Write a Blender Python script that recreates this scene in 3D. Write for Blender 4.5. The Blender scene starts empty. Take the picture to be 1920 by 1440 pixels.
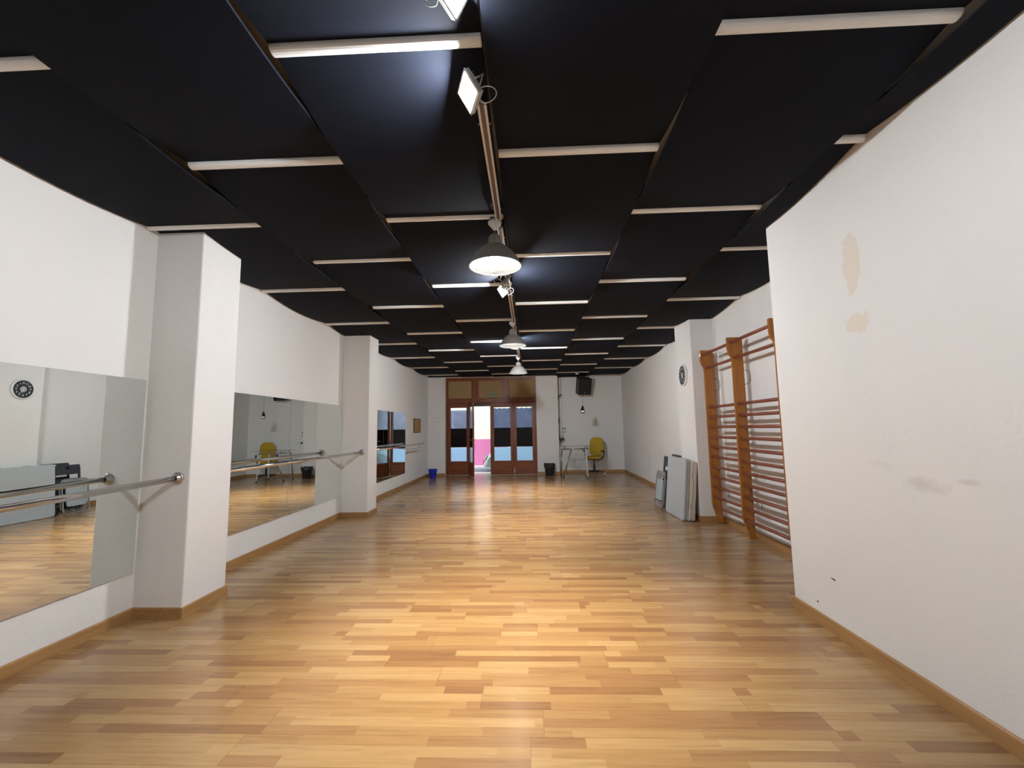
import bpy, bmesh, math, random
from mathutils import Vector, Matrix, Quaternion

random.seed(7)
PI = math.pi
SC = bpy.context.scene
COL = SC.collection

# ------------------------------------------------------------------ camera, world, exposure
f_px, pitch, yaw, roll, CAM_H = 814.3, 0.103488, 0.039041, -0.016548, 1.35
cp, sp, cy, sy, cr, sr = (math.cos(pitch), math.sin(pitch), math.cos(yaw), math.sin(yaw), math.cos(roll), math.sin(roll))
fwd = Vector((-sy*cp, cy*cp, sp)); rt = Vector((cy, sy, 0)); up = rt.cross(fwd)
r2 = cr*rt + sr*up; u2 = -sr*rt + cr*up
cam_data = bpy.data.cameras.new('camera')
cam = bpy.data.objects.new('camera', cam_data); COL.objects.link(cam)
cam_data.sensor_fit = 'HORIZONTAL'; cam_data.sensor_width = 36.0
cam_data.lens = f_px/1920*36.0
cam_data.clip_start = 0.05; cam_data.clip_end = 200
cam.matrix_world = Matrix(((r2.x, u2.x, -fwd.x, 0), (r2.y, u2.y, -fwd.y, 0), (r2.z, u2.z, -fwd.z, CAM_H), (0, 0, 0, 1)))
SC.camera = cam

world = bpy.data.worlds.new('world'); SC.world = world; world.use_nodes = True
bg = world.node_tree.nodes['Background']
bg.inputs['Color'].default_value = (0.80, 0.90, 1.0, 1); bg.inputs['Strength'].default_value = 0.92

FLOOD_STRENGTH = 350.0
PENDANT_WATTS = 42.0
SC.view_settings.view_transform = 'Standard'
SC.view_settings.look = 'None'
SC.view_settings.exposure = 1.72
SC.view_settings.gamma = 1.0
SC.view_settings.use_curve_mapping = False
SC.cycles.use_denoising = True
SC.cycles.max_bounces = 10
SC.cycles.transparent_max_bounces = 16
SC.cycles.sample_clamp_indirect = 0.0 + 8.0
SC.cycles.blur_glossy = 0.3

# ------------------------------------------------------------------ materials
def new_mat(name):
    m = bpy.data.materials.new(name); m.use_nodes = True
    return m, m.node_tree, m.node_tree.nodes['Principled BSDF']

def mat(name, col, rough=0.5, metal=0.0, noise=0.0, nscale=20.0, bump=0.0, bscale=60.0, coat=0.0, spec=0.5):
    m, nt, b = new_mat(name)
    b.inputs['Roughness'].default_value = rough
    b.inputs['Metallic'].default_value = metal
    b.inputs['Specular IOR Level'].default_value = spec
    b.inputs['Coat Weight'].default_value = coat
    tc = nt.nodes.new('ShaderNodeNewGeometry')
    n = nt.nodes.new('ShaderNodeTexNoise'); n.inputs['Scale'].default_value = nscale
    nt.links.new(tc.outputs['Position'], n.inputs['Vector'])
    mx = nt.nodes.new('ShaderNodeMix'); mx.data_type = 'RGBA'
    mx.inputs[6].default_value = tuple(c*(1-noise) for c in col)+(1,)
    mx.inputs[7].default_value = tuple(min(1, c*(1+noise)) for c in col)+(1,)
    nt.links.new(n.outputs['Fac'], mx.inputs[0]); nt.links.new(mx.outputs[2], b.inputs['Base Color'])
    if bump:
        n2 = nt.nodes.new('ShaderNodeTexNoise'); n2.inputs['Scale'].default_value = bscale
        n2.inputs['Detail'].default_value = 4
        nt.links.new(tc.outputs['Position'], n2.inputs['Vector'])
        bp = nt.nodes.new('ShaderNodeBump'); bp.inputs['Strength'].default_value = bump; bp.inputs['Distance'].default_value = 0.01
        nt.links.new(n2.outputs['Fac'], bp.inputs['Height']); nt.links.new(bp.outputs['Normal'], b.inputs['Normal'])
    return m

def emit(name, col, strength):
    m = bpy.data.materials.new(name); m.use_nodes = True; nt = m.node_tree
    for n in list(nt.nodes): nt.nodes.remove(n)
    o = nt.nodes.new('ShaderNodeOutputMaterial'); e = nt.nodes.new('ShaderNodeEmission')
    e.inputs['Color'].default_value = col+(1,); e.inputs['Strength'].default_value = strength
    nt.links.new(e.outputs[0], o.inputs[0])
    return m

class NT:
    """small helper for maths in a node tree"""
    def __init__(s, nt): s.nt = nt
    def m(s, op, a, b=None, c=None):
        n = s.nt.nodes.new('ShaderNodeMath'); n.operation = op
        for i, v in enumerate((a, b, c)):
            if v is None: continue
            if isinstance(v, (int, float)): n.inputs[i].default_value = v
            else: s.nt.links.new(v, n.inputs[i])
        return n.outputs[0]
    def comb(s, x, y, z=0.0):
        n = s.nt.nodes.new('ShaderNodeCombineXYZ')
        for i, v in enumerate((x, y, z)):
            if isinstance(v, (int, float)): n.inputs[i].default_value = v
            else: s.nt.links.new(v, n.inputs[i])
        return n.outputs[0]
    def white(s, v):
        n = s.nt.nodes.new('ShaderNodeTexWhiteNoise'); n.noise_dimensions = '2D'
        s.nt.links.new(v, n.inputs['Vector']); return n.outputs['Value']
    def noise(s, v, scale, detail=2.0, rough=0.5):
        n = s.nt.nodes.new('ShaderNodeTexNoise'); n.inputs['Scale'].default_value = scale
        n.inputs['Detail'].default_value = detail; n.inputs['Roughness'].default_value = rough
        s.nt.links.new(v, n.inputs['Vector']); return n.outputs['Fac']
    def ramp(s, v, stops):
        n = s.nt.nodes.new('ShaderNodeValToRGB'); cr_ = n.color_ramp
        while len(cr_.elements) < len(stops): cr_.elements.new(0.5)
        for e, (p, c) in zip(cr_.elements, stops): e.position = p; e.color = c+(1,)
        s.nt.links.new(v, n.inputs[0]); return n.outputs['Color']
    def mix(s, f, a, b, mode='MIX'):
        n = s.nt.nodes.new('ShaderNodeMix'); n.data_type = 'RGBA'; n.blend_type = mode
        for i, v in ((0, f), (6, a), (7, b)):
            if isinstance(v, (int, float)): n.inputs[i].default_value = v
            elif isinstance(v, tuple): n.inputs[i].default_value = v+(1,)
            else: s.nt.links.new(v, n.inputs[i])
        return n.outputs[2]

def floor_material():
    m, nt, b = new_mat('laminate_floor'); N = NT(nt)
    g = nt.nodes.new('ShaderNodeNewGeometry'); sx = nt.nodes.new('ShaderNodeSeparateXYZ')
    nt.links.new(g.outputs['Position'], sx.inputs[0]); X, Y = sx.outputs[0], sx.outputs[1]
    SW, PL = 0.0625, 1.285
    row = N.m('FLOOR', N.m('DIVIDE', Y, SW))
    prow = N.m('FLOOR', N.m('DIVIDE', Y, SW*3))
    poff = N.m('MULTIPLY', N.white(N.comb(prow, 3.1)), PL)
    u = N.m('DIVIDE', N.m('ADD', X, poff), PL)
    pid = N.m('FLOOR', u); fu = N.m('FRACT', u)
    key = N.m('ADD', N.m('MULTIPLY', row, 13.7), N.m('MULTIPLY', pid, 5.3))
    rnd = N.white(N.comb(key, 7.7))
    scell = N.m('ADD', N.m('MULTIPLY', fu, 2.25), rnd)
    cell = N.m('FLOOR', scell)
    tone = N.white(N.comb(N.m('ADD', key, N.m('MULTIPLY', cell, 1.37)), 1.9))
    ptone = N.white(N.comb(N.m('ADD', N.m('MULTIPLY', prow, 3.3), pid), 9.2))
    grainv = N.comb(N.m('MULTIPLY', X, 3.0), N.m('MULTIPLY', Y, 46.0), N.m('MULTIPLY', tone, 40.0))
    grain = N.noise(grainv, 1.0, 5.0, 0.65)
    base = N.ramp(tone, [(0.0, (0.262, 0.138, 0.064)), (0.20, (0.325, 0.177, 0.082)), (0.5, (0.388, 0.228, 0.100)),
                         (0.78, (0.425, 0.263, 0.118)), (1.0, (0.480, 0.312, 0.148))])
    base = N.mix(0.16, base, N.ramp(ptone, [(0.0, (0.27, 0.135, 0.057)), (1.0, (0.43, 0.25, 0.115))]))
    gr = N.ramp(grain, [(0.25, (0.66, 0.62, 0.58)), (0.5, (0.97, 0.96, 0.95)), (0.8, (1.12, 1.12, 1.10))])
    base = N.mix(0.75, base, gr, 'MULTIPLY')
    # fine joints: strip edges faint, plank edges darker
    fr = N.m('FRACT', N.m('DIVIDE', Y, SW*3)); ej = N.m('LESS_THAN', fr, 0.012)
    eu = N.m('LESS_THAN', fu, 0.0018)
    j = N.m('MULTIPLY', N.m('MAXIMUM', ej, eu), 0.55)
    base = N.mix(j, base, (0.14, 0.07, 0.03))
    nt.links.new(base, b.inputs['Base Color'])
    rn = N.noise(g.outputs['Position'], 3.0, 3.0)
    nt.links.new(N.m('ADD', 0.165, N.m('MULTIPLY', rn, 0.08)), b.inputs['Roughness'])
    b.inputs['Specular IOR Level'].default_value = 0.5
    bp = nt.nodes.new('ShaderNodeBump'); bp.inputs['Strength'].default_value = 0.035; bp.inputs['Distance'].default_value = 0.004
    nt.links.new(grain, bp.inputs['Height']); nt.links.new(bp.outputs['Normal'], b.inputs['Normal'])
    return m

def plaster(name, stains=(), base=(0.80, 0.785, 0.765)):
    """white plaster; stains: (axis, a, z, ra, rz, colour, amount), shapes in place on the wall"""
    m, nt, b = new_mat(name); N = NT(nt)
    g = nt.nodes.new('ShaderNodeNewGeometry'); sx = nt.nodes.new('ShaderNodeSeparateXYZ')
    P = g.outputs['Position']; nt.links.new(P, sx.inputs[0])
    c = N.mix(N.noise(P, 0.9, 3.0), tuple(v*0.975 for v in base), tuple(min(1, v*1.025) for v in base))
    if stains:
        wob = N.noise(P, 13.0, 5.0, 0.65); fine = N.noise(P, 60.0, 2.0)
        for axis, a, z, ra, rz, colr, amt in stains:
            A = sx.outputs[0 if axis == 'x' else 1]
            da = N.m('DIVIDE', N.m('SUBTRACT', A, a), ra); dz = N.m('DIVIDE', N.m('SUBTRACT', sx.outputs[2], z), rz)
            d = N.m('ADD', N.m('MULTIPLY', da, da), N.m('MULTIPLY', dz, dz))
            d = N.m('ADD', d, N.m('MULTIPLY', N.m('SUBTRACT', wob, 0.5), 4.2))
            d = N.m('ADD', d, N.m('MULTIPLY', N.m('SUBTRACT', fine, 0.5), 0.5))
            mask = nt.nodes.new('ShaderNodeMapRange'); mask.inputs['From Min'].default_value = 1.05 if amt > 0.5 else 1.7
            mask.inputs['From Max'].default_value = 0.85 if amt > 0.5 else -0.6; mask.inputs['To Max'].default_value = amt
            nt.links.new(d, mask.inputs['Value'])
            c = N.mix(mask.outputs[0], c, colr)
    nt.links.new(c, b.inputs['Base Color']); b.inputs['Roughness'].default_value = 0.8
    b.inputs['Specular IOR Level'].default_value = 0.25
    bp = nt.nodes.new('ShaderNodeBump'); bp.inputs['Strength'].default_value = 0.22; bp.inputs['Distance'].default_value = 0.008
    h = N.m('ADD', N.noise(P, 35.0, 4.0, 0.6), N.m('MULTIPLY', N.noise(P, 3.0, 2.0), 3.0))
    nt.links.new(h, bp.inputs['Height']); nt.links.new(bp.outputs['Normal'], b.inputs['Normal'])
    return m

def wood(name, c1, c2, axis='z', rough=0.4, knots=False, coat=0.0, scale=1.0):
    m, nt, b = new_mat(name); N = NT(nt)
    g = nt.nodes.new('ShaderNodeTexCoord'); sx = nt.nodes.new('ShaderNodeSeparateXYZ')
    nt.links.new(g.outputs['Object'], sx.inputs[0])
    k = [38.0*scale]*3; k['xyz'.index(axis)] = 2.2*scale
    v = N.comb(*[N.m('MULTIPLY', sx.outputs[i], k[i]) for i in range(3)])
    gn = N.noise(v, 1.0, 5.0, 0.6)
    c = N.ramp(gn, [(0.3, c1), (0.7, c2)])
    if knots:
        vo = nt.nodes.new('ShaderNodeTexVoronoi'); vo.inputs['Scale'].default_value = 1.0
        vv = N.comb(N.m('MULTIPLY', sx.outputs[0], 9.0), N.m('MULTIPLY', sx.outputs[1], 4.0), N.m('MULTIPLY', sx.outputs[2], 6.0))
        nt.links.new(vv, vo.inputs['Vector'])
        k_ = nt.nodes.new('ShaderNodeMapRange'); k_.inputs['From Min'].default_value = 0.13; k_.inputs['From Max'].default_value = 0.06
        nt.links.new(vo.outputs['Distance'], k_.inputs['Value'])
        c = N.mix(N.m('MULTIPLY', k_.outputs[0], 0.8), c, tuple(x*0.22 for x in c1))
    nt.links.new(c, b.inputs['Base Color']); b.inputs['Roughness'].default_value = rough
    b.inputs['Coat Weight'].default_value = coat
    return m

def film(name, col, transp, rough=0.6, pattern=0.0):
    """thin translucent film: diffuse-transmitting with some see-through"""
    m = bpy.data.materials.new(name); m.use_nodes = True; nt = m.node_tree; N = NT(nt)
    for n in list(nt.nodes): nt.nodes.remove(n)
    o = nt.nodes.new('ShaderNodeOutputMaterial')
    tl = nt.nodes.new('ShaderNodeBsdfTranslucent'); tr = nt.nodes.new('ShaderNodeBsdfTransparent'); df = nt.nodes.new('ShaderNodeBsdfDiffuse')
    g = nt.nodes.new('ShaderNodeNewGeometry')
    c = N.mix(N.noise(g.outputs['Position'], 5.0, 4.0), tuple(v*(1-pattern) for v in col), tuple(min(1, v*(1+pattern)) for v in col))
    nt.links.new(c, tl.inputs['Color']); nt.links.new(c, df.inputs['Color']); nt.links.new(c, tr.inputs['Color'])
    m1 = nt.nodes.new('ShaderNodeMixShader'); m1.inputs[0].default_value = 0.06
    nt.links.new(tl.outputs[0], m1.inputs[1]); nt.links.new(df.outputs[0], m1.inputs[2])
    m2 = nt.nodes.new('ShaderNodeMixShader'); m2.inputs[0].default_value = transp
    nt.links.new(m1.outputs[0], m2.inputs[1]); nt.links.new(tr.outputs[0], m2.inputs[2])
    nt.links.new(m2.outputs[0], o.inputs[0])
    return m

def clear_glass(name, tint=(0.95, 0.98, 0.97), refl=0.08):
    m = bpy.data.materials.new(name); m.use_nodes = True; nt = m.node_tree
    for n in list(nt.nodes): nt.nodes.remove(n)
    o = nt.nodes.new('ShaderNodeOutputMaterial'); tr = nt.nodes.new('ShaderNodeBsdfTransparent'); gl = nt.nodes.new('ShaderNodeBsdfGlossy')
    tr.inputs['Color'].default_value = tint+(1,); gl.inputs['Roughness'].default_value = 0.02
    fr = nt.nodes.new('ShaderNodeFresnel'); fr.inputs['IOR'].default_value = 1.45
    mx = nt.nodes.new('ShaderNodeMixShader')
    N = NT(nt); g = nt.nodes.new('ShaderNodeNewGeometry')      # reflect on the outer faces only, no inner total reflection
    fac = N.m('MULTIPLY', fr.outputs[0], N.m('SUBTRACT', 1.0, g.outputs['Backfacing']))
    nt.links.new(fac, mx.inputs[0]); nt.links.new(tr.outputs[0], mx.inputs[1]); nt.links.new(gl.outputs[0], mx.inputs[2])
    nt.links.new(mx.outputs[0], o.inputs[0])
    return m

M = {}
M['floor'] = floor_material()
M['plaster'] = plaster('white_plaster')
M['plaster_back'] = plaster('white_plaster_back', [('x', -2.72, 1.72, 0.12, 0.03, (0.5, 0.49, 0.47), 0.35), ('x', -2.76, 1.60, 0.10, 0.03, (0.5, 0.49, 0.47), 0.25)])
M['plaster_stained'] = plaster('white_plaster_stained', [
    ('y', 2.60, 2.31, 0.075, 0.17, (0.76, 0.68, 0.57), 0.75),
    ('y', 2.60, 1.94, 0.10, 0.06, (0.76, 0.68, 0.57), 0.75),
    ('y', 2.27, 1.04, 0.11, 0.035, (0.50, 0.47, 0.43), 0.48),
    ('y', 2.05, 1.08, 0.05, 0.014, (0.50, 0.47, 0.43), 0.48),
    ('y', 2.55, 1.12, 0.08, 0.02, (0.62, 0.60, 0.56), 0.25),
    ('y', 3.02, 0.345, 0.022, 0.006, (0.10, 0.08, 0.07), 0.9),
    ('y', 3.20, 0.14, 0.010, 0.007, (0.12, 0.10, 0.09), 0.9)])
M['plaster_smudge'] = plaster('white_plaster_smudged', [('y', 9.3, 0.75, 0.5, 0.12, (0.60, 0.585, 0.565), 0.35), ('y', 10.6, 0.55, 0.2, 0.3, (0.62, 0.60, 0.58), 0.25)])
M['slab'] = mat('slab_plaster', (0.55, 0.53, 0.50), 0.9)
M['oak'] = wood('oak_baseboard', (0.33, 0.165, 0.058), (0.46, 0.255, 0.10), 'y', 0.45)
M['black_panel'] = mat('black_ceiling_board', (0.0075, 0.0092, 0.0150), 0.75, noise=0.15, nscale=3, bump=0.05, bscale=200, spec=0.08)
M['batten'] = mat('cream_batten', (0.80, 0.80, 0.79), 0.45, noise=0.04)
M['batten_side'] = M['batten']
M['mirror'] = mat('mirror_silver', (0.87, 0.92, 0.91), 0.0, 1.0)
M['mirror_edge'] = mat('mirror_edge', (0.30, 0.36, 0.33), 0.2)
M['chrome'] = mat('chrome', (0.78, 0.77, 0.76), 0.12, 1.0)
M['steel'] = mat('brushed_steel', (0.55, 0.55, 0.54), 0.35, 1.0)
M['track'] = mat('track_metal', (0.60, 0.59, 0.57), 0.4, 0.15)
M['track_dark'] = mat('track_slot', (0.16, 0.11, 0.09), 0.6)
M['alu'] = mat('grey_aluminium_shade', (0.44, 0.42, 0.40), 0.42, 0.25)
M['shade_inner'] = mat('shade_inner_reflector', (0.62, 0.65, 0.69), 0.25, 0.6, bump=0.5, bscale=70)
M['white_plastic'] = mat('white_plastic', (0.72, 0.71, 0.69), 0.4)
M['grey_plastic'] = mat('grey_plastic', (0.30, 0.31, 0.32), 0.5)
M['black_plastic'] = mat('black_plastic', (0.018, 0.018, 0.020), 0.45)
M['black_fabric'] = mat('black_fabric', (0.02, 0.02, 0.022), 0.85, noise=0.2, bump=0.2, bscale=300)
M['pine'] = wood('orange_stained_pine', (0.29, 0.095, 0.011), (0.41, 0.150, 0.018), 'z', 0.38, True, 0.2)
M['rung'] = wood('red_brown_rung', (0.19, 0.055, 0.030), (0.28, 0.090, 0.050), 'y', 0.4)
M['door_wood'] = wood('mahogany_door', (0.140, 0.030, 0.007), (0.270, 0.066, 0.015), 'z', 0.38, False, 0.1)
M['door_panel'] = wood('mahogany_panel', (0.160, 0.036, 0.008), (0.300, 0.078, 0.018), 'x', 0.38, False, 0.1)
M['paper'] = mat('brown_paper', (0.38, 0.25, 0.115), 0.8, noise=0.12, nscale=6, bump=0.3, bscale=8)
M['glass'] = clear_glass('door_glass')
M['film_blue'] = film('pale_blue_frosted_film', (0.64, 0.81, 1.0), 0.14, pattern=0.06)
M['film_grey'] = film('grey_blue_curtain_film', (0.36, 0.40, 0.52), 0.22, pattern=0.25)
M['film_pale'] = film('thin_curtain_film', (0.52, 0.55, 0.66), 0.6, pattern=0.2)
M['film_grey_open'] = film('see_through_grey_film', (0.60, 0.66, 0.80), 0.6, pattern=0.2)
M['film_blue_open'] = film('see_through_blue_film', (0.78, 0.90, 1.0), 0.55)
M['film_black'] = mat('black_film', (0.003, 0.003, 0.003), 0.7, spec=0.05)
M['cream_wall'] = mat('cream_street_wall', (0.86, 0.74, 0.60), 0.9, noise=0.05, nscale=2, bump=0.2, bscale=20)
M['pink_wall'] = mat('pink_street_dado', (0.68, 0.20, 0.38), 0.85, noise=0.05, nscale=3)
M['asphalt'] = mat('asphalt', (0.17, 0.18, 0.21), 0.9, noise=0.2, nscale=30)
M['pavement'] = mat('pavement', (0.62, 0.60, 0.58), 0.85, noise=0.1, nscale=8)
M['car_paint'] = mat('pale_green_car_paint', (0.42, 0.60, 0.50), 0.25, 0.1, coat=1.0)
M['car_glass'] = mat('car_glass', (0.02, 0.03, 0.03), 0.05, spec=0.8)
M['rubber'] = mat('rubber', (0.02, 0.02, 0.02), 0.8)
M['headlight'] = mat('headlight', (0.80, 0.85, 0.86), 0.08, 0.3)
M['blue_plastic'] = mat('blue_bucket_plastic', (0.012, 0.035, 0.52), 0.35)
M['yellow_fabric'] = mat('mustard_upholstery', (0.50, 0.33, 0.025), 0.9, noise=0.12, nscale=60, bump=0.2, bscale=300)
M['cork'] = mat('cork', (0.46, 0.27, 0.10), 0.9, noise=0.25, nscale=90, bump=0.3, bscale=150)
M['dark_frame'] = wood('dark_frame', (0.06, 0.025, 0.012), (0.10, 0.045, 0.02), 'z', 0.4)
M['table_grey'] = mat('grey_moulded_table_top', (0.47, 0.50, 0.52), 0.55, bump=0.12, bscale=250, noise=0.03)
M['table_grey_under'] = mat('grey_moulded_table_underside', (0.38, 0.385, 0.37), 0.6)
M['table_cream'] = mat('cream_moulded_table', (0.68, 0.63, 0.53), 0.5)
M['table_pink'] = mat('pinkish_moulded_table', (0.62, 0.54, 0.48), 0.5)
M['dark_grey_plastic'] = mat('dark_slate_plastic', (0.035, 0.04, 0.05), 0.45)
M['pale_seat'] = mat('pale_grey_seat', (0.40, 0.45, 0.48), 0.3, bump=0.1)
M['tube_grey'] = mat('silver_tube', (0.42, 0.43, 0.45), 0.3, 0.7)
M['clock_white'] = mat('clock_white', (0.80, 0.82, 0.80), 0.3)
M['clock_black'] = mat('clock_black', (0.02, 0.022, 0.028), 0.35)
M['clock_grey'] = mat('clock_grey_centre', (0.45, 0.48, 0.48), 0.35)
M['sign_green'] = mat('exit_sign_pale', (0.34, 0.38, 0.24), 0.5)
M['sign_dark'] = mat('exit_sign_dark', (0.03, 0.05, 0.02), 0.5)
M['table_glass'] = clear_glass('table_glass', (0.84, 0.89, 0.89))
M['flood_lens'] = emit('flood_led', (0.91, 0.955, 1.0), FLOOD_STRENGTH)
M['bulb'] = emit('pendant_bulb', (1.0, 0.93, 0.82), 26.0)
M['cable_white'] = mat('white_cable', (0.7, 0.7, 0.7), 0.4)
M['cable_black'] = mat('black_cable', (0.02, 0.02, 0.02), 0.5)
M['brass'] = mat('brass', (0.55, 0.36, 0.12), 0.3, 1.0)

# ------------------------------------------------------------------ mesh helpers
class MB:
    def __init__(s): s.bm = bmesh.new(); s.mats = []
    def mi(s, m):
        if m not in s.mats: s.mats.append(m)
        return s.mats.index(m)
    def _add(s, verts, faces, m, smooth=False):
        i = s.mi(m); vs = [s.bm.verts.new(v) for v in verts]
        for f in faces:
            try:
                fc = s.bm.faces.new([vs[k] for k in f]); fc.material_index = i; fc.smooth = smooth
            except ValueError: pass
        return vs
    def box(s, x0, x1, y0, y1, z0, z1, m, mtx=None):
        v = [Vector((x, y, z)) for x in (x0, x1) for y in (y0, y1) for z in (z0, z1)]
        if mtx: v = [mtx @ p for p in v]
        s._add(v, [(0, 1, 3, 2), (4, 6, 7, 5), (0, 4, 5, 1), (2, 3, 7, 6), (0, 2, 6, 4), (1, 5, 7, 3)], m); return s
    def prism(s, poly, axis, a0, a1, m, mtx=None, smooth=False):
        """poly: 2D points in the plane across axis; x: (y,z) y: (x,z) z: (x,y)"""
        def P(p, a):
            q = {'x': (a, p[0], p[1]), 'y': (p[0], a, p[1]), 'z': (p[0], p[1], a)}[axis]
            q = Vector(q); return mtx @ q if mtx else q
        n = len(poly)
        v = [P(p, a0) for p in poly]+[P(p, a1) for p in poly]
        s._add(v, [tuple(range(n))[::-1], tuple(range(n, 2*n))]+[(i, (i+1) % n, n+(i+1) % n, n+i) for i in range(n)], m, smooth); return s
    def tube(s, pts, r, m, seg=12, caps=True, closed=False):
        pts = [Vector(p) for p in pts]; n = len(pts); rings = []
        rr = r if isinstance(r, (list, tuple)) else [r]*n
        prev = None
        for i, p in enumerate(pts):
            if closed: t = (pts[(i+1) % n]-pts[i-1]).normalized()
            else: t = (pts[min(i+1, n-1)]-pts[max(i-1, 0)]).normalized()
            if prev is None:
                a = Vector((0, 0, 1)) if abs(t.z) < 0.9 else Vector((1, 0, 0))
                u = t.cross(a).normalized()
            else:
                u = (prev-t*prev.dot(t)).normalized()
            prev = u; w = t.cross(u)
            rings.append([p+rr[i]*(math.cos(2*PI*k/seg)*u+math.sin(2*PI*k/seg)*w) for k in range(seg)])
        v = [q for rg in rings for q in rg]; fs = []
        for i in range(n if closed else n-1):
            j = (i+1) % n
            for k in range(seg):
                fs.append((i*seg+k, i*seg+(k+1) % seg, j*seg+(k+1) % seg, j*seg+k))
        s._add(v, fs, m, True)
        if caps and not closed:
            for rg, rev in ((rings[0], True), (rings[-1], False)):
                s._add(rg[::-1] if rev else rg, [tuple(range(seg))], m)
        return s
    def lathe(s, prof, m, c=(0, 0, 0), seg=32, mtx=None, smooth=True):
        """prof: (r,z) list revolved about z"""
        n = len(prof); v = []
        for k in range(seg):
            a = 2*PI*k/seg
            for r, z in prof:
                p = Vector((r*math.cos(a), r*math.sin(a), z))
                if mtx: p = mtx @ p
                v.append(p+Vector(c))
        fs = []
        for k in range(seg):
            kk = (k+1) % seg
            for i in range(n-1):
                fs.append((k*n+i, kk*n+i, kk*n+i+1, k*n+i+1))
        s._add(v, fs, m, smooth); return s
    def build(s, name, parent=None, bevel=0.0, loc=None, segs=2, weld=True):
        if weld: bmesh.ops.remove_doubles(s.bm, verts=s.bm.verts, dist=1e-5)
        bmesh.ops.recalc_face_normals(s.bm, faces=s.bm.faces)
        me = bpy.data.meshes.new(name); s.bm.to_mesh(me); s.bm.free()
        for m in s.mats: me.materials.append(m)
        o = bpy.data.objects.new(name, me); COL.objects.link(o)
        if parent: o.parent = parent
        if loc: o.location = loc
        if bevel:
            b = o.modifiers.new('bevel', 'BEVEL'); b.width = bevel; b.segments = segs; b.limit_method = 'ANGLE'; b.angle_limit = 0.7
        return o

def rbox_poly(a0, a1, b0, b1, r, n=5):
    pts = []
    for cx, cy_, s0 in ((a1-r, b1-r, 0), (a0+r, b1-r, PI/2), (a0+r, b0+r, PI), (a1-r, b0+r, 1.5*PI)):
        for k in range(n+1):
            a = s0+PI/2*k/n; pts.append((cx+r*math.cos(a), cy_+r*math.sin(a)))
    return pts

def tag(o, label, cat, group=None, kind=None):
    if label: o['label'] = label
    if cat: o['category'] = cat
    if group: o['group'] = group
    if kind: o['kind'] = kind
    return o
def empty(name, loc=(0, 0, 0), rz=0.0):
    o = bpy.data.objects.new(name, None); COL.objects.link(o); o.location = loc; o.rotation_euler = (0, 0, rz)
    o.empty_display_size = 0.1
    return o
def struct(mb, name, label, bevel=0.0, cat='structure'):
    o = mb.build(name, None, bevel); o['kind'] = 'structure'; o['label'] = label; o['category'] = cat; return o
def copy_tree(root, loc=None, rot=None):
    c = root.copy(); COL.objects.link(c)
    if loc is not None: c.location = loc
    if rot is not None: c.rotation_euler = rot
    for ch in list(root.children):
        d = ch.copy(); COL.objects.link(d); d.parent = c
        for g in list(ch.children):
            e = g.copy(); COL.objects.link(e); e.parent = d
    return c
def text_mesh(txt, size, m, name, parent, mtx, depth=0.0008, width=None):
    cu = bpy.data.curves.new('t', 'FONT'); cu.body = txt; cu.size = size; cu.extrude = depth
    cu.align_x = 'CENTER'; cu.align_y = 'CENTER'
    o = bpy.data.objects.new('t', cu); COL.objects.link(o)
    dg = bpy.context.evaluated_depsgraph_get(); me = bpy.data.meshes.new_from_object(o.evaluated_get(dg))
    bpy.data.objects.remove(o); bpy.data.curves.remove(cu)
    if width:
        xs = [v.co.x for v in me.vertices]; k = width/(max(xs)-min(xs))
        for v in me.vertices: v.co.x *= k
    me.transform(mtx); me.materials.clear(); me.materials.append(m); me.name = name
    ob = bpy.data.objects.new(name, me); COL.objects.link(ob); ob.parent = parent
    return ob

# ------------------------------------------------------------------ room shell
ZC = 3.02          # underside of the slab above the black boards
XL1, XL2 = -2.98, -3.05
def XR(y): return 2.70+0.018*(y-4.8)
YB, YA = 13.10, 13.50          # back wall with the doors, alcove wall
YF = -2.6
T = 0.15
struct(MB().box(-3.3, 3.2, YF-0.2, YA+0.15, -0.12, 0, M['floor']), 'floor', 'light brown three-strip laminate floor of the hall', cat='floor')
struct(MB().box(-3.3, 3.2, YF-0.2, YA+0.15, ZC+0.02, ZC+0.16, M['slab']), 'ceiling', 'plain slab above the black ceiling boards', cat='ceiling')
ZW = ZC+0.02
w = MB()
w.box(-3.3, XL1, YF, 3.50, 0, ZW, M['plaster']); w.box(-3.3, XL2, 3.50, YB+0.2, 0, ZW, M['plaster'])
struct(w, 'wall_left', 'long white plaster wall on the left carrying the mirrors', cat='wall')
struct(MB().box(XL1-0.05, -2.60, 3.265, 3.73, 0, ZW, M['plaster']), 'wall_left_near_pillar', 'white pillar on the left between the first and second mirror', 0.012, 'pillar')
struct(MB().box(XL2, -2.605, 6.96, 7.37, 0, ZW, M['plaster']), 'wall_left_far_pillar', 'white pillar on the left between the second and third mirror', 0.01, 'pillar')
struct(MB().prism([(XR(3.3), 3.3), (3.2, 3.3), (3.2, YA+0.15), (XR(YA), YA+0.15)], 'z', 0, ZW, M['plaster_smudge']), 'wall_right', 'white plaster wall on the right behind the wall bars', cat='wall')
struct(MB().box(1.95, 3.2, YF, 3.47, 0, ZW, M['plaster_stained']), 'wall_right_near', 'stained white wall jutting out at the near right', 0.008, 'wall')
struct(MB().box(2.40, 2.80, 6.43, 7.10, 0, ZW, M['plaster']), 'wall_right_pillar', 'white pillar on the right carrying the clock', 0.01, 'pillar')
struct(MB().box(-3.3, 3.2, YF-0.2, YF, 0, ZW, M['plaster']), 'wall_front', 'white wall behind the camera', cat='wall')
w = MB()
w.box(-3.3, -2.53, 12.98, YB+0.25, 0, ZW, M['plaster_back'])
w.box(-2.53, 0.205, YB, YB+0.25, 2.93, ZW, M['plaster_back'])
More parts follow.
